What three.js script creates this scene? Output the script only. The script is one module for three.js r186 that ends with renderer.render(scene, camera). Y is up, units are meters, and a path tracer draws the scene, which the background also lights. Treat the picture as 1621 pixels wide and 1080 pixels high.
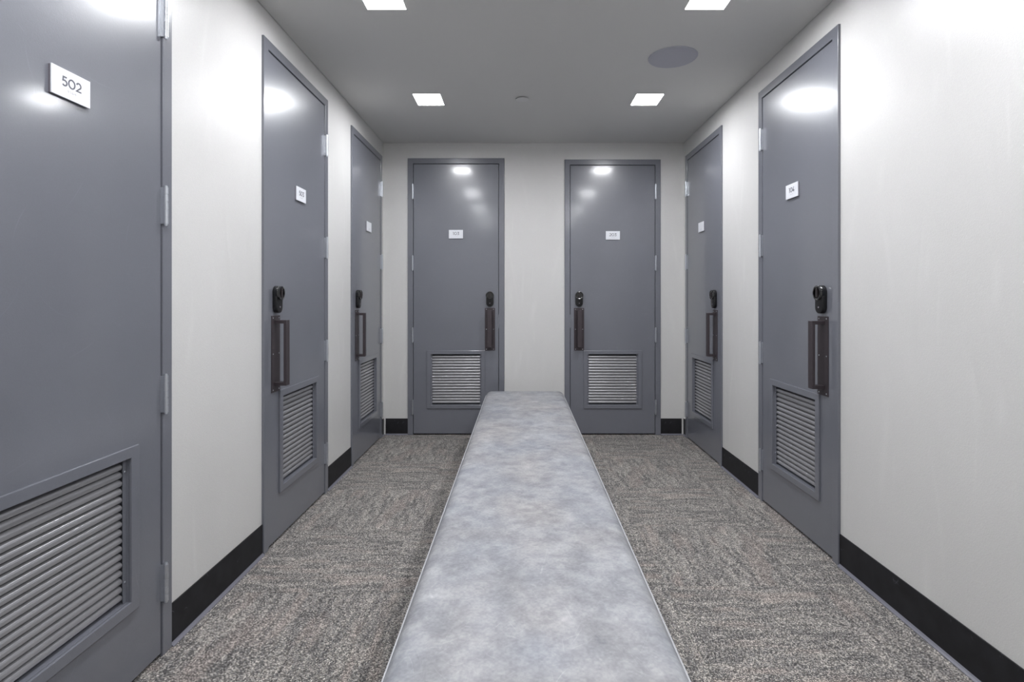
import * as THREE from 'three';
import { RectAreaLightUniformsLib } from 'three/addons/lights/RectAreaLightUniformsLib.js';
import { RoundedBoxGeometry } from 'three/addons/geometries/RoundedBoxGeometry.js';
import { mergeGeometries, mergeVertices, toCreasedNormals } from 'three/addons/utils/BufferGeometryUtils.js';

// ------------------------------------------------------------------ camera, exposure, lights
const scene = new THREE.Scene();
scene.background = new THREE.Color(0x000000);
const EYE = 1.2253;
const camera = new THREE.PerspectiveCamera(2 * Math.atan(540 / 854) * 180 / Math.PI, 1621 / 1080, 0.05, 60);
camera.position.set(0, EYE, 0);
camera.lookAt(0, EYE, -5);
camera.setViewOffset(1621, 1080, 810.5 - 824.93, 540 - 472.58, 1621, 1080);   // shifted lens, as in the photograph
camera.updateProjectionMatrix();
const renderer = new THREE.WebGLRenderer({ antialias: true });
renderer.toneMapping = THREE.LinearToneMapping;
renderer.toneMappingExposure = 4.65;
renderer.shadowMap.enabled = true;
RectAreaLightUniformsLib.init();
const LAMP = { w: 0.185, l: 0.21, intensity: 22, color: 0xf7f8fb, glow: 6, recess: 0.014 };
const LAMP_X = [-0.648, 0.884], LAMP_Z = [3.79, 2.5, 1.21, -0.08];

// ------------------------------------------------------------------ the room (metres; depth d is world z = -d)
const XL = -1.237, XR = 1.4621, ZF = 4.8463, H = 2.621, ZB = -1.35;
const TW = 0.12, PROUD = 0.011, FACE = 0.048, FRAME_H = 2.483;

// ------------------------------------------------------------------ helpers
let seed = 7;
const rnd = () => { seed = (seed * 1664525 + 1013904223) >>> 0; return seed / 4294967296; };
const used = {};
function numbered(name) {
  const n = used[name] = (used[name] ?? -1) + 1;
  return n ? `${name}_${String(n).padStart(3, '0')}` : name;
}
function mesh(name, geo, mat, parent, pos) {
  const m = new THREE.Mesh(geo, mat);
  m.name = name; m.castShadow = m.receiveShadow = true;
  if (pos) m.position.set(...pos);
  if (parent) parent.add(m);
  return m;
}
function group(name, parent, pos) {
  const g = new THREE.Group(); g.name = name;
  if (pos) g.position.set(...pos);
  (parent ?? scene).add(g);
  return g;
}
function tag(o, label, category, kind, grp) {
  o.userData.label = label; o.userData.category = category;
  if (kind) o.userData.kind = kind;
  if (grp) o.userData.group = grp;
  return o;
}
function box(w, h, d, x = 0, y = 0, z = 0) { const g = new THREE.BoxGeometry(w, h, d); g.translate(x, y, z); return g; }
function rbox(w, h, d, r, x = 0, y = 0, z = 0) { const g = new RoundedBoxGeometry(w, h, d, 2, r); g.translate(x, y, z); return g; }
function cyl(r, h, x = 0, y = 0, z = 0, seg = 20, axis = 'y') {
  const g = new THREE.CylinderGeometry(r, r, h, seg);
  if (axis === 'z') g.rotateX(Math.PI / 2);
  g.translate(x, y, z); return g;
}
function merge(list) {
  return mergeGeometries(list.map(g => { const n = g.index ? g.toNonIndexed() : g; for (const k of Object.keys(n.attributes)) if (!['position', 'normal', 'uv'].includes(k)) n.deleteAttribute(k); return n; }));
}
function rectShape(x0, y0, x1, y1) {
  const s = new THREE.Shape(); s.moveTo(x0, y0); s.lineTo(x1, y0); s.lineTo(x1, y1); s.lineTo(x0, y1); s.closePath(); return s;
}
function rectHole(x0, y0, x1, y1) {
  const s = new THREE.Path(); s.moveTo(x0, y0); s.lineTo(x0, y1); s.lineTo(x1, y1); s.lineTo(x1, y0); s.closePath(); return s;
}
function slab(shape, z0, z1, bevel = 0) {   // extruded between z0 and z1, the bevel kept inside
  const g = new THREE.ExtrudeGeometry(shape, { depth: z1 - z0 - 2 * bevel, bevelEnabled: bevel > 0, bevelThickness: bevel, bevelSize: bevel, bevelOffset: -bevel, bevelSegments: 2, curveSegments: 24 });
  g.translate(0, 0, z0 + bevel); return g;
}

// ------------------------------------------------------------------ noise and textures
const perm = new Float32Array(65536); for (let i = 0; i < 65536; i++) perm[i] = rnd();
const hsh = (x, y, s) => perm[((x * 73 + y * 9157 + s * 31337 + ((x * y) & 1023) * 37) & 65535)];
function vnoise(x, y, px, py, s) {          // tiling value noise, period px, py cells
  const xi = Math.floor(x), yi = Math.floor(y), fx = x - xi, fy = y - yi;
  const u = fx * fx * (3 - 2 * fx), v = fy * fy * (3 - 2 * fy);
  const x0 = ((xi % px) + px) % px, x1 = (x0 + 1) % px, y0 = ((yi % py) + py) % py, y1 = (y0 + 1) % py;
  const a = hsh(x0, y0, s), b = hsh(x1, y0, s), c = hsh(x0, y1, s), d = hsh(x1, y1, s);
  return a + (b - a) * u + (c - a) * v + (a - b - c + d) * u * v;
}
function fbm(x, y, px, py, oct, s) {
  let r = 0, a = 0.5, t = 0;
  for (let i = 0; i < oct; i++) { r += a * vnoise(x, y, px, py, s + i * 13); t += a; a *= 0.5; x *= 2; y *= 2; px *= 2; py *= 2; }
  return r / t;
}
function tex(w, h, fn, srgb, repeat) {
  const data = new Uint8Array(w * h * 4);
  const c = v => Math.max(0, Math.min(255, Math.round(v)));
  for (let y = 0; y < h; y++) for (let x = 0; x < w; x++) {
    const v = fn(x, y), i = (y * w + x) * 4;
    if (typeof v === 'number') data[i] = data[i + 1] = data[i + 2] = c(v); else { data[i] = c(v[0]); data[i + 1] = c(v[1]); data[i + 2] = c(v[2]); }
    data[i + 3] = 255;
  }
  const t = new THREE.DataTexture(data, w, h, THREE.RGBAFormat);
  t.wrapS = t.wrapT = THREE.RepeatWrapping; t.magFilter = THREE.LinearFilter; t.minFilter = THREE.LinearMipmapLinearFilter; t.generateMipmaps = true;
  t.colorSpace = srgb ? THREE.SRGBColorSpace : THREE.NoColorSpace; t.anisotropy = 8;
  if (repeat) t.repeat.set(1 / repeat[0], 1 / repeat[1]);
  t.needsUpdate = true; return t;
}
function strokes(w, h, n, make) {            // soft curved marks drawn into a float layer
  const L = new Float32Array(w * h);
  for (let k = 0; k < n; k++) {
    const m = make(k); let { x, y, a } = m;
    for (let t = 0; t < m.len; t++) {
      x += Math.cos(a); y += Math.sin(a); a += m.bend;
      const f = m.v * Math.sin(Math.PI * t / m.len);
      const R = Math.ceil(m.wid);
      for (let j = -R; j <= R; j++) for (let i = -R; i <= R; i++) {
        const q = 1 - Math.hypot(i, j) / (m.wid + 0.5); if (q <= 0) continue;
        const ix = ((Math.round(x) + i) % w + w) % w, iy = ((Math.round(y) + j) % h + h) % h;
        const p = iy * w + ix; L[p] = Math.abs(L[p]) > Math.abs(f * q) ? L[p] : f * q;
      }
    }
  }
  return L;
}
// fine paint stipple shared by walls, doors and ceiling
const stipple = tex(512, 512, (x, y) => 255 * fbm(x / 512 * 96, y / 512 * 96, 96, 96, 3, 3), false, [0.26, 0.26]);
// wall paint: rubbed, slightly paler vertical smears and small nicks
const wallMarks = strokes(1024, 1024, 90, k => ({ x: rnd() * 1024, y: rnd() * 760, a: Math.PI / 2 + (rnd() - 0.5) * 0.25, bend: (rnd() - 0.5) * 0.004, len: 40 + rnd() * 190, wid: 2 + rnd() * 11, v: (rnd() < 0.82 ? 1 : -0.5) * (1.5 + rnd() * 4) }));
const wallMap = tex(1024, 1024, (x, y) => {
  const v = 244 + 9 * (fbm(x / 1024 * 9, y / 1024 * 4, 9, 4, 4, 21) - 0.5) + 5 * (rnd() - 0.5) + wallMarks[y * 1024 + x];
  return [v, v, v - 1.5];
}, true, [2.7, 2.7]);
// door paint: faint scratches
const doorMarks = strokes(1024, 1024, 46, k => ({ x: rnd() * 1024, y: rnd() * 1024, a: rnd() * 6.3, bend: (rnd() - 0.5) * 0.02, len: 12 + rnd() * 110, wid: 0.7, v: 6 + rnd() * 14 }));
const doorMap = tex(1024, 1024, (x, y) => {
  const v = 236 + 6 * (fbm(x / 1024 * 8, y / 1024 * 8, 8, 8, 4, 41) - 0.5) + 7 * (rnd() - 0.5) + doorMarks[y * 1024 + x];
  return [v, v, v];
}, true, [1.3, 1.3]);
// carpet tile: heathered loop pile in rows, yarn colour drifting in streaks along the rows
function carpetTex(s) {
  const N = 1024, rows = 128, loops = 170;
  const cols = [[141, 139, 137], [190, 184, 177], [186, 171, 163], [165, 160, 155], [106, 104, 104]];
  return tex(N, N, (x, y) => {
    const r = Math.floor(x / N * rows), off = hsh(r, 5, s) * 0.999;
    const l = Math.floor(((y / N + off / loops) % 1) * loops);
    const streak = fbm(x / N * 38, y / N * 6, 38, 6, 3, s + 2) * 0.8 + fbm(x / N * 9, y / N * 4, 9, 4, 2, s + 9) * 0.2;
    const pink = fbm(x / N * 12, y / N * 3, 12, 3, 3, s + 60);
    let t = Math.max(0, Math.min(0.999, (streak - 0.28) / 0.44)) * 2.1 + 0.55 + (hsh(r, l, s + 3) - 0.5) * 3.2;
    t = Math.max(0, Math.min(3, t));
    const order = [4, 0, 3, 1], i0 = Math.min(2, Math.floor(t)), f = t - i0;
    const a = cols[order[i0]], b = cols[order[i0 + 1]];
    const pk = Math.max(0, Math.min(1, (pink - 0.53) * 5)) * 0.42;
    const fx = (x / N * rows) % 1, fy = ((y / N + off / loops) * loops) % 1;
    const loop = Math.sin(Math.PI * fx) * (0.55 + 0.45 * Math.sin(Math.PI * fy));
    const k = (0.60 + 0.5 * loop) * (0.62 + 0.76 * hsh(l, r, s + 8));
    return [0, 1, 2].map(c => ((a[c] + (b[c] - a[c]) * f) * (1 - pk) + cols[2][c] * pk) * k);
  }, true, [0.604, 0.604]);
}
const carpetMaps = [carpetTex(101), carpetTex(202)];
const carpetBump = tex(1024, 1024, (x, y) => {
  const r = Math.floor(x / 8), off = hsh(r, 5, 77), fx = (x / 8) % 1, fy = ((y / 1024 * 170 + off)) % 1;
  return 255 * Math.sin(Math.PI * fx) * (0.5 + 0.5 * Math.sin(Math.PI * fy)) * (0.6 + 0.4 * hsh(r, Math.floor(y / 6), 4));
}, false, [0.604, 0.604]);
// bench vinyl: cloudy mottling drawn out across the bench, pale hairline scratches
const BW = 0.72, BL = 4.0;
const vinylMarks = strokes(1024, 2048, 2600, k => ({ x: rnd() * 1024, y: rnd() * 2048, a: rnd() < 0.6 ? (rnd() - 0.5) * 1.0 : rnd() * 6.3, bend: (rnd() - 0.5) * 0.03, len: 12 + rnd() * 80, wid: rnd() < 0.03 ? 4 : 0.6, v: 5 + rnd() * rnd() * 26 }));
const vinylMap = tex(1024, 2048, (x, y) => {
  const u = x / 1024, v = y / 2048;
  const a = fbm(u * 10, v * 58, 10, 58, 5, 301), b = fbm(u * 26, v * 150, 26, 150, 4, 322), c = fbm(u * 4, v * 20, 4, 20, 3, 341), fine = fbm(u * 120, v * 660, 120, 660, 2, 361);
  const m = (a - 0.5) * 62 + (b - 0.5) * 44 + (fine - 0.5) * 30 + vinylMarks[y * 1024 + x];
  const blue = (c - 0.5) * 22;
  return [199 + m - blue * 0.5, 200 + m * 0.98 - blue * 0.1, 203 + m * 0.92 + blue * 0.4];
}, true, [BW, BL]);
const leather = tex(512, 512, (x, y) => 255 * fbm(x / 512 * 70, y / 512 * 70, 70, 70, 3, 401), false, [0.25, 0.25]);
// rubber base: scuffs and flecks
const rubberMarks = strokes(2048, 256, 130, k => ({ x: rnd() * 2048, y: 60 + rnd() * 180, a: Math.PI / 2 + (rnd() - 0.5) * 2.6, bend: (rnd() - 0.5) * 0.12, len: 4 + rnd() * 40, wid: rnd() < 0.3 ? 2.5 : 0.8, v: 10 + rnd() * rnd() * 120 }));
const rubberMap = tex(2048, 256, (x, y) => {
  const v = 30 + 14 * (fbm(x / 2048 * 60, y / 256 * 8, 60, 8, 4, 501) - 0.5) + rubberMarks[y * 2048 + x];
  return [v * 0.97, v * 0.97, v * 1.08];
}, true, [2.4, 0.3]);

// ------------------------------------------------------------------ materials
const M = {
  wall: new THREE.MeshPhysicalMaterial({ color: new THREE.Color(0.715, 0.712, 0.71), map: wallMap, roughness: 0.36, specularIntensity: 0.55, bumpMap: stipple, bumpScale: 0.0003 }),
  ceiling: new THREE.MeshStandardMaterial({ color: new THREE.Color(0.62, 0.62, 0.61), roughness: 0.9 }),
  slabDark: new THREE.MeshStandardMaterial({ color: 0x2a2a2c, roughness: 0.95 }),
  door: new THREE.MeshPhysicalMaterial({ color: new THREE.Color(0.195, 0.203, 0.236), map: doorMap, roughness: 0.3, clearcoat: 0.6, clearcoatRoughness: 0.13, bumpMap: stipple, bumpScale: 0.00012 }),
  slat: new THREE.MeshPhysicalMaterial({ color: new THREE.Color(0.42, 0.42, 0.44), roughness: 0.27, metalness: 0.5 }),
  chrome: new THREE.MeshStandardMaterial({ color: 0xcfd3da, roughness: 0.28, metalness: 0.85 }),
  bronze: new THREE.MeshStandardMaterial({ color: 0x463f43, roughness: 0.42, metalness: 0.35 }),
  black: new THREE.MeshPhysicalMaterial({ color: 0x0d0d10, roughness: 0.45, clearcoat: 0.15, clearcoatRoughness: 0.2 }),
  gloss: new THREE.MeshPhysicalMaterial({ color: 0x0b0b0d, roughness: 0.08, clearcoat: 1, clearcoatRoughness: 0.05 }),
  turn: new THREE.MeshStandardMaterial({ color: 0x3d383a, roughness: 0.35, metalness: 0.4 }),
  plate: new THREE.MeshPhysicalMaterial({ color: 0xe6e8ee, roughness: 0.35 }),
  plateBack: new THREE.MeshStandardMaterial({ color: 0x7d7780, roughness: 0.5 }),
  digit: new THREE.MeshStandardMaterial({ color: 0x5f606a, roughness: 0.5 }),
  rubber: new THREE.MeshPhysicalMaterial({ color: 0xffffff, map: rubberMap, roughness: 0.5, specularIntensity: 0.6 }),
  toe: new THREE.MeshPhysicalMaterial({ color: 0x6c6c76, roughness: 0.35 }),  // toe of the black base; its gloss reflection painted in as lighter grey
  vinyl: new THREE.MeshPhysicalMaterial({ color: new THREE.Color(0.50, 0.50, 0.51), map: vinylMap, roughness: 0.5, bumpMap: leather, bumpScale: 0.0004 }),
  piping: new THREE.MeshPhysicalMaterial({ color: 0xb0b1b5, roughness: 0.45 }),
  plinth: new THREE.MeshStandardMaterial({ color: 0x1c1c1e, roughness: 0.7 }),
  trim: new THREE.MeshStandardMaterial({ color: 0xd8d8d8, roughness: 0.6 }),
  lens: new THREE.MeshStandardMaterial({ color: 0xffffff, roughness: 0.6, emissive: LAMP.color, emissiveIntensity: LAMP.glow }),
  speaker: new THREE.MeshStandardMaterial({ color: new THREE.Color(0.44, 0.445, 0.50), roughness: 0.85 }),
  cover: new THREE.MeshStandardMaterial({ color: new THREE.Color(0.64, 0.64, 0.64), roughness: 0.7 }),
};
const carpetMats = carpetMaps.map(map => new THREE.MeshStandardMaterial({ map, color: 0xffffff, roughness: 1, bumpMap: carpetBump, bumpScale: 0.003 }));

// ------------------------------------------------------------------ doors: where they stand
// at: distance along the wall of the frame's two outer edges (depth on the side walls, x on the end wall); hinge +1: at the local +x edge
const DOORS = [
  { wall: 'left', at: [1.038, 1.895], hinge: 1, text: '502', label: 'grey louvred metal door with white plate reading five zero two', sign: 'white plate reading 502' },
  { wall: 'left', at: [2.573, 3.428], hinge: 1, text: '503', label: 'grey louvred metal door with white plate reading five zero three', sign: 'white plate reading 503' },
  { wall: 'left', at: [3.914, 4.769], hinge: 1, text: '', label: 'grey louvred corner door around the corner from door one zero three' },
  { wall: 'end', at: [-1.017, -0.151], hinge: -1, text: '103', label: 'grey louvred metal door with white plate reading one zero three', sign: 'white plate reading 103' },
  { wall: 'end', at: [0.391, 1.252], hinge: 1, text: '203', drop: 0.011, label: 'grey louvred metal door with white plate reading two zero three', sign: 'white plate reading 203' },
  { wall: 'right', at: [3.914, 4.769], hinge: -1, text: '', label: 'grey louvred corner door around the corner from door two zero three' },
  { wall: 'right', at: [2.470, 3.302], hinge: -1, text: '104', label: 'grey louvred metal door with white plate reading one zero four', sign: 'white plate reading 104' },
];

// ------------------------------------------------------------------ walls, ceiling, floor
// each wall: a slab with its door openings and a closed backing; local x along the wall, z = 0 its face
function wall(name, x0, x1, holes, label) {
  const s = rectShape(x0, -0.05, x1, H + 0.1);
  for (const [a, b, h] of holes) s.holes.push(rectHole(a - 0.001, -0.02, b + 0.001, h + 0.001));
  const g = group(name);
  tag(g, label, 'wall', 'structure');
  mesh('wall_face', slab(s, -TW, 0), M.wall, g);
  mesh('wall_core', slab(rectShape(x0, -0.05, x1, H + 0.1), -TW - 0.04, -TW), M.slabDark, g);
  return g;
}
const holesOf = (w, f) => DOORS.filter(d => d.wall === w).map(d => { const [a, b] = d.at.map(f).sort((p, q) => p - q); return [a, b, FRAME_H - (d.drop ?? 0)]; });
const wl = wall('wall_left', ZB - TW, ZF + TW, holesOf('left', v => v), 'pale grey painted wall carrying doors 502 and 503');
wl.rotation.y = Math.PI / 2; wl.position.x = XL;                    // local x = depth
const wr = wall('wall_right', -ZF - TW, -ZB + TW, holesOf('right', v => -v), 'pale grey painted wall with a long blank stretch beside door 104');
wr.rotation.y = -Math.PI / 2; wr.position.x = XR;                   // local x = -depth
const we = wall('wall_end', XL, XR, holesOf('end', v => v), 'pale grey end wall between doors 103 and 203');
we.position.z = -ZF;
const wb = wall('wall_back', -XR, -XL, [], 'plain pale grey wall closing the room opposite door 103');
wb.rotation.y = Math.PI; wb.position.z = -ZB;

// ceiling with square openings for the lamps, stopping just short of the walls
const cs = rectShape(XL + 0.004, -ZF + 0.004, XR - 0.004, -ZB - 0.004);
for (const x of LAMP_X) for (const z of LAMP_Z) cs.holes.push(rectHole(x - LAMP.w / 2 - 0.004, -z - LAMP.l / 2 - 0.004, x + LAMP.w / 2 + 0.004, -z + LAMP.l / 2 + 0.004));
const ceilGeo = slab(cs, 0, 0.03); ceilGeo.rotateX(Math.PI / 2); ceilGeo.translate(0, H + 0.03, 0);
const ceiling = group('ceiling');
tag(ceiling, 'flat grey plaster ceiling with square recessed lights', 'ceiling', 'structure');
mesh('ceiling_board', ceilGeo, M.ceiling, ceiling);
mesh('ceiling_slab', box(XR - XL + 2 * TW, 0.08, ZF - ZB + 2 * TW, (XL + XR) / 2, H + 0.14, -(ZF + ZB) / 2), M.slabDark, ceiling);

// floor: sub-floor and loop-pile carpet tiles, each laid at a quarter turn to its neighbour
const floor = group('floor');
tag(floor, 'taupe grey loop carpet laid in square tiles', 'floor', 'structure');
mesh('subfloor', box(XR - XL + 2 * TW, 0.05, ZF - ZB + 2 * TW, (XL + XR) / 2, -0.033, -(ZF + ZB) / 2), M.slabDark, floor);
{
  const T = 0.604, gap = 0.0006;
  for (let c = -4; c <= 2; c++) for (let r = -7; r <= 4; r++) {
    const x0 = Math.max(XL - 0.05, 0.617 + c * T), x1 = Math.min(XR + 0.05, 0.617 + (c + 1) * T);
    const zs = (c < -1 ? -0.05 : 0) + 2.297;
    const z0 = Math.max(ZB - 0.05, zs + r * T), z1 = Math.min(ZF + 0.05, zs + (r + 1) * T);
    if (x1 - x0 < 0.02 || z1 - z0 < 0.02) continue;
    const g = box(x1 - x0 - 2 * gap, 0.008, z1 - z0 - 2 * gap, (x0 + x1) / 2, -0.004, -(z0 + z1) / 2);
    const turned = ((r + (c === -2 ? 1 : c) + 20) % 2) === 1;
    const ox = rnd(), oy = rnd(), p = g.attributes.position, uv = g.attributes.uv;
    for (let i = 0; i < p.count; i++) {
      const x = p.getX(i), z = p.getZ(i);
      if (turned) uv.setXY(i, z + ox, x + oy); else uv.setXY(i, x + ox, z + oy);
    }
    mesh('carpet_tile', g, carpetMats[(c + r + 40) % 2], floor);
  }
}

// rubber cove base: a run between each pair of frames
{
  const prof = new THREE.Shape();
  prof.moveTo(0, 0.0005); prof.lineTo(0.0044, 0.0005); prof.lineTo(0.0044, 0.1445); prof.quadraticCurveTo(0.0044, 0.147, 0.002, 0.147); prof.lineTo(0, 0.147); prof.closePath();
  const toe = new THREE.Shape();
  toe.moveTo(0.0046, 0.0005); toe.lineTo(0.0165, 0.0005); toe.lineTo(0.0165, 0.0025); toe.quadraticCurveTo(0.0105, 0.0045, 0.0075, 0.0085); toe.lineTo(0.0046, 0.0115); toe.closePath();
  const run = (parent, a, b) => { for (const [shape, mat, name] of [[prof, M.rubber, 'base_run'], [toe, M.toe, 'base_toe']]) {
    const g = new THREE.ExtrudeGeometry(shape, { depth: b - a, bevelEnabled: false, curveSegments: 6 });
    // profile x -> out of the wall (local z), extrusion -> along the wall (local x)
    g.applyMatrix4(new THREE.Matrix4().set(0, 0, 1, a, 0, 1, 0, 0, 1, 0, 0, 0.0003, 0, 0, 0, 1));
    const idx = g.index; if (!idx) { const p = g.attributes; for (const k of Object.keys(p)) { const A = p[k], n = A.itemSize; for (let i = 0; i < A.count; i += 3) for (let j = 0; j < n; j++) { const t = A.array[(i + 1) * n + j]; A.array[(i + 1) * n + j] = A.array[(i + 2) * n + j]; A.array[(i + 2) * n + j] = t; } } }
    const p = g.attributes.position, uv = g.attributes.uv;
    for (let i = 0; i < p.count; i++) uv.setXY(i, p.getX(i), p.getY(i));
    g.computeVertexNormals();
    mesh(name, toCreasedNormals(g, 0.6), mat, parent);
  } };
  const bl = group('baseboard_left'), br = group('baseboard_right'), be = group('baseboard_end'), bb = group('baseboard_back');
  bl.rotation.y = Math.PI / 2; bl.position.x = XL; br.rotation.y = -Math.PI / 2; br.position.x = XR;
  be.position.z = -ZF; bb.rotation.y = Math.PI; bb.position.z = -ZB;
  const e = 0.0015, gaps = (w, f) => DOORS.filter(d => d.wall === w).map(d => d.at.map(f).sort((p, q) => p - q)).sort((p, q) => p[0] - q[0]);
  const runs = (g, lo, hi, list) => { let a = lo; for (const [p, q] of list) { if (p - a > 0.02) run(g, a + e, p - e); a = q; } if (hi - a > 0.02) run(g, a + e, hi - e); };
  runs(bl, ZB, ZF, gaps('left', v => v)); runs(br, -ZF, -ZB, gaps('right', v => -v));
  runs(be, XL + 0.02, XR - 0.02, gaps('end', v => v)); runs(bb, -XR + 0.02, -XL - 0.02, []);
  tag(bl, 'black rubber cove base under the wall of doors 502 and 503', 'baseboard', 'structure');
  tag(br, 'scuffed black rubber cove base running to door 104', 'baseboard', 'structure');
  tag(be, 'black rubber cove base on the end wall beside doors 103 and 203', 'baseboard', 'structure');
  tag(bb, 'black rubber cove base along the blank closing wall', 'baseboard', 'structure');
}

// ------------------------------------------------------------------ door parts shared by all seven
const LEAF_Z = 0.006, LOUVRE = { w: 0.521, i: 0.453, y0: 0.2376, y1: 0.7586 };
const louvreRim = (() => {
  const o = LOUVRE.w / 2, i = LOUVRE.i / 2;
  const s = rectShape(-o, -o, o, o); s.holes.push(rectHole(-i, -i, i, i));
  return slab(s, LEAF_Z, LEAF_Z + 0.009, 0.002);
})();
const louvreLiner = (() => {
  const o = LOUVRE.i / 2 + 0.003, i = LOUVRE.i / 2 - 0.0005;
  const s = rectShape(-o, -o, o, o); s.holes.push(rectHole(-i, -i, i, i));
  const ring = slab(s, -0.034, LEAF_Z);
  const side = x => box(0.012, LOUVRE.i - 0.002, 0.003, x, 0, -0.004);
  return merge([ring, side(-i + 0.006), side(i - 0.006)]);
})();
const slatGeo = (() => {                       // folded blade: upper slope, round nose, lower return
  const pts = [[-0.0190, 0.0124], [-0.0150, 0.0112], [-0.0095, 0.0080], [-0.0062, 0.0035], [-0.0056, -0.0005], [-0.0064, -0.0050], [-0.0088, -0.0090], [-0.0125, -0.0118]];
  const back = [[-0.0132, -0.0110], [-0.0098, -0.0082], [-0.0076, -0.0046], [-0.0068, -0.0005], [-0.0074, 0.0030], [-0.0104, 0.0070], [-0.0156, 0.0101], [-0.0193, 0.0112]];
  const s = new THREE.Shape(); [...pts, ...back].forEach(([z, y], k) => k ? s.lineTo(z, y) : s.moveTo(z, y)); s.closePath();
  const L = LOUVRE.i - 0.026;
  let g = new THREE.ExtrudeGeometry(s, { depth: L, bevelEnabled: false });
  g.rotateY(-Math.PI / 2);                     // profile x -> z, extrusion -> -x
  g.translate(L / 2, 0, 0); g.scale(1, 0.9, 1);
  g = toCreasedNormals(g, 0.9);
  return g;
})();
const screwGeo = (() => { const g = new THREE.SphereGeometry(0.0035, 10, 6, 0, Math.PI * 2, 0, Math.PI / 2); g.rotateX(Math.PI / 2); g.scale(1, 1, 0.5); return g; })();
const hingeBarrel = (() => {
  const seg = 5, h = 0.127, parts = [];
  for (let k = 0; k < seg; k++) parts.push(cyl(0.0078, h / seg - 0.0018, 0, -h / 2 + h / seg * (k + 0.5), 0, 18));
  parts.push(cyl(0.0060, h, 0, 0, 0, 14));
  for (const s of [-1, 1]) { parts.push(cyl(0.0062, 0.003, 0, s * (h / 2 + 0.0015), 0, 14)); parts.push(cyl(0.0045, 0.003, 0, s * (h / 2 + 0.004), 0, 12)); }
  return merge(parts);
})();
const hingeLeafGeo = rbox(0.0028, 0.125, 0.03, 0.0006, 0, 0, 0);
const backplateGeo = rbox(0.091, 0.381, 0.004, 0.0012, 0, 0, 0.002);
const gripGeo = (() => {                       // flat bar on two square arms
  const o = 0.326 / 2;
  return merge([rbox(0.038, 0.326, 0.015, 0.0015, 0, 0, 0.0565), rbox(0.038, 0.017, 0.048, 0.0012, 0, o - 0.0085, 0.027), rbox(0.038, 0.017, 0.048, 0.0012, 0, -o + 0.0085, 0.027)]);
})();
function stadium(r, h) {                       // upright rounded plate, round centres h apart
  const s = new THREE.Shape(); s.absarc(0, h / 2, r, 0, Math.PI, false); s.absarc(0, -h / 2, r, Math.PI, Math.PI * 2, false); s.closePath(); return s;
}
const lockBody = toCreasedNormals(slab(stadium(0.0325, 0.071), 0, 0.024, 0.003), 0.7);
const lockRing = (() => {
  const s = new THREE.Shape(); s.absarc(0, 0, 0.0355, 0, Math.PI * 2, false);
  const h = new THREE.Path(); h.absarc(0, 0, 0.026, 0, Math.PI * 2, true); s.holes.push(h);
  return toCreasedNormals(slab(s, 0.006, 0.0345, 0.002), 0.7);
})();
const lockDish = cyl(0.0262, 0.003, 0, 0, 0.0248, 32, 'z');
const lockTurn = rbox(0.011, 0.046, 0.012, 0.003, 0, 0, 0.031);
const keyCover = cyl(0.0042, 0.002, 0, -0.038, 0.0245, 16, 'z');
const plateGeo = rbox(0.1265, 0.0765, 0.004, 0.0008, 0, 0, 0.0075);
const plateBackGeo = box(0.124, 0.074, 0.0055, 0, 0, 0.00275);
const latchGeo = rbox(0.003, 0.12, 0.012, 0.0008);

// numerals of the door signs: strokes of even weight, cap height 1
function strokeDigit(paths, w) {
  const out = [];
  for (const pts of paths) {
    const c = pts.map(p => new THREE.Vector2(...p)), L = [], R = [];
    for (let i = 0; i < c.length; i++) {
      const e0 = i > 0 ? c[i].clone().sub(c[i - 1]).normalize() : null, e1 = i < c.length - 1 ? c[i + 1].clone().sub(c[i]).normalize() : null;
      const d = (e0 && e1) ? e0.clone().add(e1).normalize() : (e0 ?? e1).clone();
      const k = 1 / Math.max(0.45, d.dot(e0 ?? e1));
      const n = new THREE.Vector2(-d.y, d.x).multiplyScalar(w / 2 * k);
      L.push(c[i].clone().add(n)); R.push(c[i].clone().sub(n));
    }
    out.push(new THREE.Shape([...L, ...R.reverse()]));
  }
  return out;
}
const arc = (cx, cy, rx, ry, a0, a1, n = 16) => Array.from({ length: n + 1 }, (_, i) => { const a = (a0 + (a1 - a0) * i / n) * Math.PI / 180; return [cx + rx * Math.cos(a), cy + ry * Math.sin(a)]; });
const GLYPH = {
  0: [arc(0, 0.5, 0.37, 0.43, 90, 452, 32)],
  1: [[[-0.17, 0.93], [0.06, 0.93], [0.06, 0]]],
  2: [[...arc(0, 0.65, 0.27, 0.28, 160, -35, 14), [-0.27, 0.07], [0.32, 0.07]]],
  3: [[[-0.26, 0.93], [0.26, 0.93], [-0.02, 0.56], ...arc(-0.02, 0.31, 0.28, 0.25, 90, -140, 14)]],
  4: [[[0.12, 1.0], [-0.3, 0.26], [0.36, 0.26]], [[0.14, 0.5], [0.14, 0]]],
  5: [[[0.24, 0.93], [-0.17, 0.93], [-0.21, 0.56], ...arc(-0.02, 0.33, 0.28, 0.26, 100, -140, 16)]],
};
const glyphGeo = {};
for (const k of Object.keys(GLYPH)) { const h = 0.0265; const g = merge(strokeDigit(GLYPH[k], 0.14).map((s, j) => new THREE.ExtrudeGeometry(s, { depth: 0.035 + 0.006 * j, bevelEnabled: false }))); g.scale(h, h, h); glyphGeo[k] = g; }
const brailleGeo = merge([[0, 0], [1, 0], [1, 1], [3, 0], [4, 1], [6, 0], [6, 1], [7, 1], [9, 0], [10, 0], [10, 1]].map(([x, y]) => { const g = new THREE.SphereGeometry(0.0008, 8, 4); g.translate((x - 5) * 0.0026, -y * 0.0026, 0); return g; }));

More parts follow.
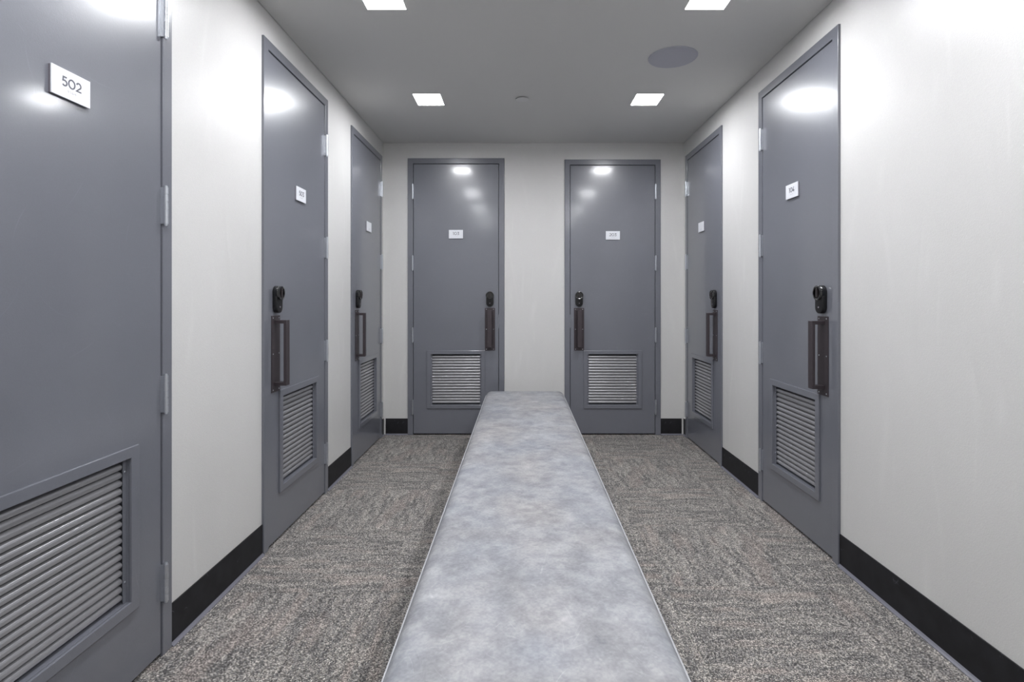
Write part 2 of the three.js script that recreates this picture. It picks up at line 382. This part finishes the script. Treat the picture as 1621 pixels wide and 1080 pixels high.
function makeDoor(n, d) {
  const W = Math.abs(d.at[1] - d.at[0]), top = FRAME_H - (d.drop ?? 0), mid = (d.at[0] + d.at[1]) / 2, hs = d.hinge;
  const g = group('door_' + n);
  tag(g, d.label, 'door', 'structure');
  if (d.wall === 'left') { g.rotation.y = Math.PI / 2; g.position.set(XL, 0, -mid); }
  else if (d.wall === 'right') { g.rotation.y = -Math.PI / 2; g.position.set(XR, 0, -mid); }
  else g.position.set(mid, 0, -ZF);
  const lw = W - 2 * FACE - 0.008, lh = top - FACE - 0.005, lb = 0.013;
  // frame: face and rebate, stop behind the leaf
  const ush = (o, i, t, ti) => { const s = new THREE.Shape(); [[-o, 0.0005], [-o, t], [o, t], [o, 0.0005], [i, 0.0005], [i, ti], [-i, ti], [-i, 0.0005]].reverse().forEach(([x, y], k) => k ? s.lineTo(x, y) : s.moveTo(x, y)); s.closePath(); return s; };
  mesh('frame', merge([slab(ush(W / 2, W / 2 - FACE, top, top - FACE), -0.105, PROUD, 0.002), slab(ush(W / 2 - FACE, W / 2 - FACE - 0.016, top - FACE, top - FACE - 0.016), -0.105, -0.041)]), M.door, g);
  // leaf with its louvre opening
  const lv = LOUVRE.i / 2 + 0.0035, ly = (LOUVRE.y0 + LOUVRE.y1) / 2;
  const s = rectShape(-lw / 2, lb, lw / 2, lh); s.holes.push(rectHole(-lv, ly - lv, lv, ly + lv));
  const leafGeo = slab(s, LEAF_Z - 0.044, LEAF_Z, 0.001);
  const uv = leafGeo.attributes.uv, ou = n * 0.37, ov = n * 0.61; for (let i = 0; i < uv.count; i++) uv.setXY(i, uv.getX(i) + ou, uv.getY(i) + ov);
  mesh('leaf', leafGeo, M.door, g);
  // louvre
  const lg = group('louvre', g, [0, ly, 0]);
  mesh('louvre_rim', louvreRim, M.door, lg); mesh('louvre_liner', louvreLiner, M.door, lg);
  for (let k = 0; k < 17; k++) mesh('slat', slatGeo, M.slat, lg, [0, (8 - k) * 0.02545 - 0.002, 0]);
  for (const sx of [-1, 1]) for (const y of [-0.16, 0.185]) mesh('screw', screwGeo, M.chrome, lg, [sx * (LOUVRE.i / 2 - 0.006), y, -0.0025]);
  // hinges
  const hx = hs * (lw / 2 + 0.002);
  for (const y of [2.183, 1.543, 0.898, 0.252]) {
    const h = group('hinge', g, [hx, y, 0]);
    mesh('barrel', hingeBarrel, M.chrome, h, [hs * 0.0035, 0, PROUD + 0.009]);
    mesh('hinge_leaf', hingeLeafGeo, M.chrome, h, [-hs * 0.0016, 0, PROUD - 0.0065]);
  }
  // pull handle, lock, latch
  const px = -hs * (lw / 2 - 0.0765);
  const hd = group('handle', g, [px, 0.949, LEAF_Z]);
  mesh('backplate', backplateGeo, M.bronze, hd);
  mesh('grip', gripGeo, M.bronze, hd, [0, 0.005, 0.0004]);
  for (const sx of [-1, 1]) for (const sy of [-0.179, 0, 0.179]) mesh('screw', screwGeo, M.chrome, hd, [sx * 0.032, sy, 0.004]);
  const lk = group('lock', g, [px, 1.2205, LEAF_Z]);
  mesh('lock_body', lockBody, M.black, lk);
  mesh('dial_ring', lockRing, M.gloss, lk, [0, 0.0315, 0]);
  mesh('dial', lockDish, M.gloss, lk, [0, 0.0315, 0]);
  mesh('thumb_turn', lockTurn, M.turn, lk, [0, 0.0315, 0]);
  mesh('key_cover', keyCover, M.plateBack, lk);
  mesh('latch', latchGeo, M.chrome, g, [-hs * (lw / 2 + 0.002), 1.02, LEAF_Z - 0.004]);
  // number plate
  const pg = group('number_plate', g, [0, 1.801 - (d.drop ?? 0), LEAF_Z]);
  if (d.sign) pg.userData.label = d.sign;
  mesh('plate', plateGeo, M.plate, pg); mesh('plate_backing', plateBackGeo, M.plateBack, pg);
  const adv = { 1: 0.017 };
  const ws = [...d.text].map(c => adv[c] ?? 0.0228); let x = -ws.reduce((a, b) => a + b, 0) / 2;
  [...d.text].forEach((c, k) => { mesh('digit', glyphGeo[c], M.digit, pg, [x + ws[k] / 2, -0.0075, 0.0093]); x += ws[k]; });
  mesh('braille', brailleGeo, M.plateBack, pg, [0, -0.0165, 0.0095]);
}
DOORS.forEach((d, i) => makeDoor(i + 1, d));

// ------------------------------------------------------------------ ceiling lamps
const housingGeo = (() => {
  const w = LAMP.w, l = LAMP.l, t = 0.003, h = 0.028, y = H + 0.0005;
  const side = [box(t, h, l + 2 * t, -w / 2 - t / 2, h / 2, 0), box(t, h, l + 2 * t, w / 2 + t / 2, h / 2, 0), box(w, h, t, 0, h / 2, -l / 2 - t / 2), box(w, h, t, 0, h / 2, l / 2 + t / 2)];
  return merge(side);
})();
const lensGeo = box(LAMP.w - 0.001, 0.006, LAMP.l - 0.001, 0, LAMP.recess + 0.003, 0);
LAMP_Z.forEach((z, r) => LAMP_X.forEach((x, c) => {
  const g = group(numbered('ceiling_light'), null, [x, H, -z]);
  tag(g, `recessed square ceiling light on the ${c ? 'round speaker side' : 'side without a speaker'}, ${['nearest the', 'second from the', 'third from the', 'fourth from the'][r]} end wall`, 'ceiling light', null, 'recessed square ceiling lights');
  mesh('housing', housingGeo, M.trim, g);
  mesh('lens', lensGeo, M.lens, g);
  const a = new THREE.RectAreaLight(LAMP.color, LAMP.intensity, LAMP.w - 0.004, LAMP.l - 0.004);
  a.name = 'lamp'; a.position.set(0, LAMP.recess - 0.001, 0); a.rotation.x = -Math.PI / 2;
  a.castShadow = true;
  g.add(a);
}));

// ------------------------------------------------------------------ ceiling speaker and sprinkler cover
{
  const s = group('ceiling_speaker', null, [0.877, H, -3.12]);
  tag(s, 'round bluish grey speaker grille set flush in the ceiling', 'speaker');
  const g = new THREE.LatheGeometry([[0, -0.006], [0.126, -0.006], [0.129, -0.0055]].map(p => new THREE.Vector2(...p)), 64);
  const rim = new THREE.LatheGeometry([[0.129, -0.0005], [0.129, -0.0045], [0.131, -0.0058], [0.137, -0.005], [0.1395, -0.0025], [0.14, -0.0005]].map(p => new THREE.Vector2(...p)), 64);
  mesh('grille', g, M.speaker, s); mesh('rim', rim, M.speaker, s);
  const k = group('sprinkler_cover', null, [0.006, H, -3.765]);
  tag(k, 'small round concealed sprinkler cover disc on the ceiling', 'sprinkler');
  mesh('cover_plate', new THREE.LatheGeometry([[0, -0.009], [0.040, -0.009], [0.043, -0.008], [0.0435, -0.006], [0.040, -0.0055], [0, -0.0055]].map(p => new THREE.Vector2(...p)), 40), M.cover, k);
  mesh('cup', cyl(0.030, 0.0052, 0, -0.0029, 0, 28), M.slabDark, k);
}

// ------------------------------------------------------------------ the bench
{
  const x0 = -0.2905, x1 = 0.3535, z0 = -4.525, z1 = -0.62, R = 0.055;      // outline of the seat at the piping
  const cx = (x0 + x1) / 2, cz = (z0 + z1) / 2, hw = (x1 - x0) / 2, hl = (z1 - z0) / 2;
  const b = group('bench', null, [cx, 0, cz]);
  tag(b, 'long upholstered bench in mottled pale grey vinyl running between the doors', 'bench');
  function outline(inset, n = 10) {            // points round the rounded rectangle, inset from the edge
    const r = Math.max(R - inset, 0.004), a = hw - inset - r, c = hl - inset - r, pts = [];
    for (const [sx, sz, a0] of [[1, 1, 0], [-1, 1, 90], [-1, -1, 180], [1, -1, 270]]) for (let k = 0; k <= n; k++) { const t = (a0 + 90 * k / n) * Math.PI / 180; pts.push([sx * a + r * Math.cos(t), sz * c + r * Math.sin(t)]); }
    return pts;
  }
  const dense = pts => { const out = []; for (let i = 0; i < pts.length; i++) { const p = pts[i], q = pts[(i + 1) % pts.length], d = Math.hypot(q[0] - p[0], q[1] - p[1]), m = Math.max(1, Math.round(d / 0.12)); for (let k = 0; k < m; k++) out.push([p[0] + (q[0] - p[0]) * k / m, p[1] + (q[1] - p[1]) * k / m]); } return out; };
  function loft(rings, cap) {                   // rings: [inset, y]; cap the last one
    const base = outline(0), pos = [], idx = [];
    const cnt = dense(base).length;
    rings.forEach(([ins, y]) => {
      // same subdivision for every ring: subdivide by the base outline's spacing
      const o = outline(ins), out = [];
      for (let i = 0; i < o.length; i++) { const p = o[i], q = o[(i + 1) % o.length], P = base[i], Q = base[(i + 1) % o.length], m = Math.max(1, Math.round(Math.hypot(Q[0] - P[0], Q[1] - P[1]) / 0.12)); for (let k = 0; k < m; k++) out.push([p[0] + (q[0] - p[0]) * k / m, p[1] + (q[1] - p[1]) * k / m]); }
      out.forEach(([x, z]) => pos.push(x, y, z));
    });
    for (let r = 0; r + 1 < rings.length; r++) for (let i = 0; i < cnt; i++) { const a = r * cnt + i, c = r * cnt + (i + 1) % cnt, d = a + cnt, e = c + cnt; idx.push(a, d, c, c, d, e); }
    if (cap) { const o = (rings.length - 1) * cnt, y = rings[rings.length - 1][1], v = []; for (let i = 0; i < cnt; i++) v.push(new THREE.Vector2(pos[(o + i) * 3], pos[(o + i) * 3 + 2])); for (const [i, j, k] of THREE.ShapeUtils.triangulateShape(v, [])) idx.push(o + i, o + k, o + j); }
    const g = new THREE.BufferGeometry(); g.setAttribute('position', new THREE.Float32BufferAttribute(pos, 3)); g.setIndex(idx);
    const uv = []; for (let i = 0; i < pos.length; i += 3) { const yy = pos[i + 1]; uv.push(pos[i] + 0.36 + (pos[i] > 0 ? 1 : -1) * Math.max(0, 0.41 - yy) * 0.5, pos[i + 2] + Math.max(0, 0.41 - yy) * 0.3); }
    g.setAttribute('uv', new THREE.Float32BufferAttribute(uv, 2));
    g.computeVertexNormals(); return g;
  }
  const top = 0.457, yw = 0.420, rr = 0.05, seat = [];
  seat.push([0.004, 0.300], [0.0, 0.306], [0.0, yw]);
  for (let k = 0; k <= 8; k++) { const t = k / 8 * Math.PI / 2; seat.push([0.003 + rr * (1 - Math.cos(t)), yw + (top - yw) * Math.sin(t) * 0.92]); }
  seat.push([0.10, top - 0.0008], [0.16, top]);
  mesh('seat_cushion', toCreasedNormals(loft(seat, true), 0.7), M.vinyl, b);
  for (const y of [yw, 0.304]) {
    const c = new THREE.CatmullRomCurve3(dense(outline(-0.001)).map(([x, z]) => new THREE.Vector3(x, y, z)), true, 'centripetal');
    mesh('piping', new THREE.TubeGeometry(c, 260, 0.0027, 7, true), M.piping, b);
  }
  mesh('upholstered_base', toCreasedNormals(loft([[0.03, 0.085], [0.012, 0.09], [0.012, 0.298], [0.03, 0.300]], true), 0.7), M.vinyl, b);
  mesh('plinth', loft([[0.06, 0.0005], [0.06, 0.086]], true), M.plinth, b);
}

renderer.render(scene, camera);
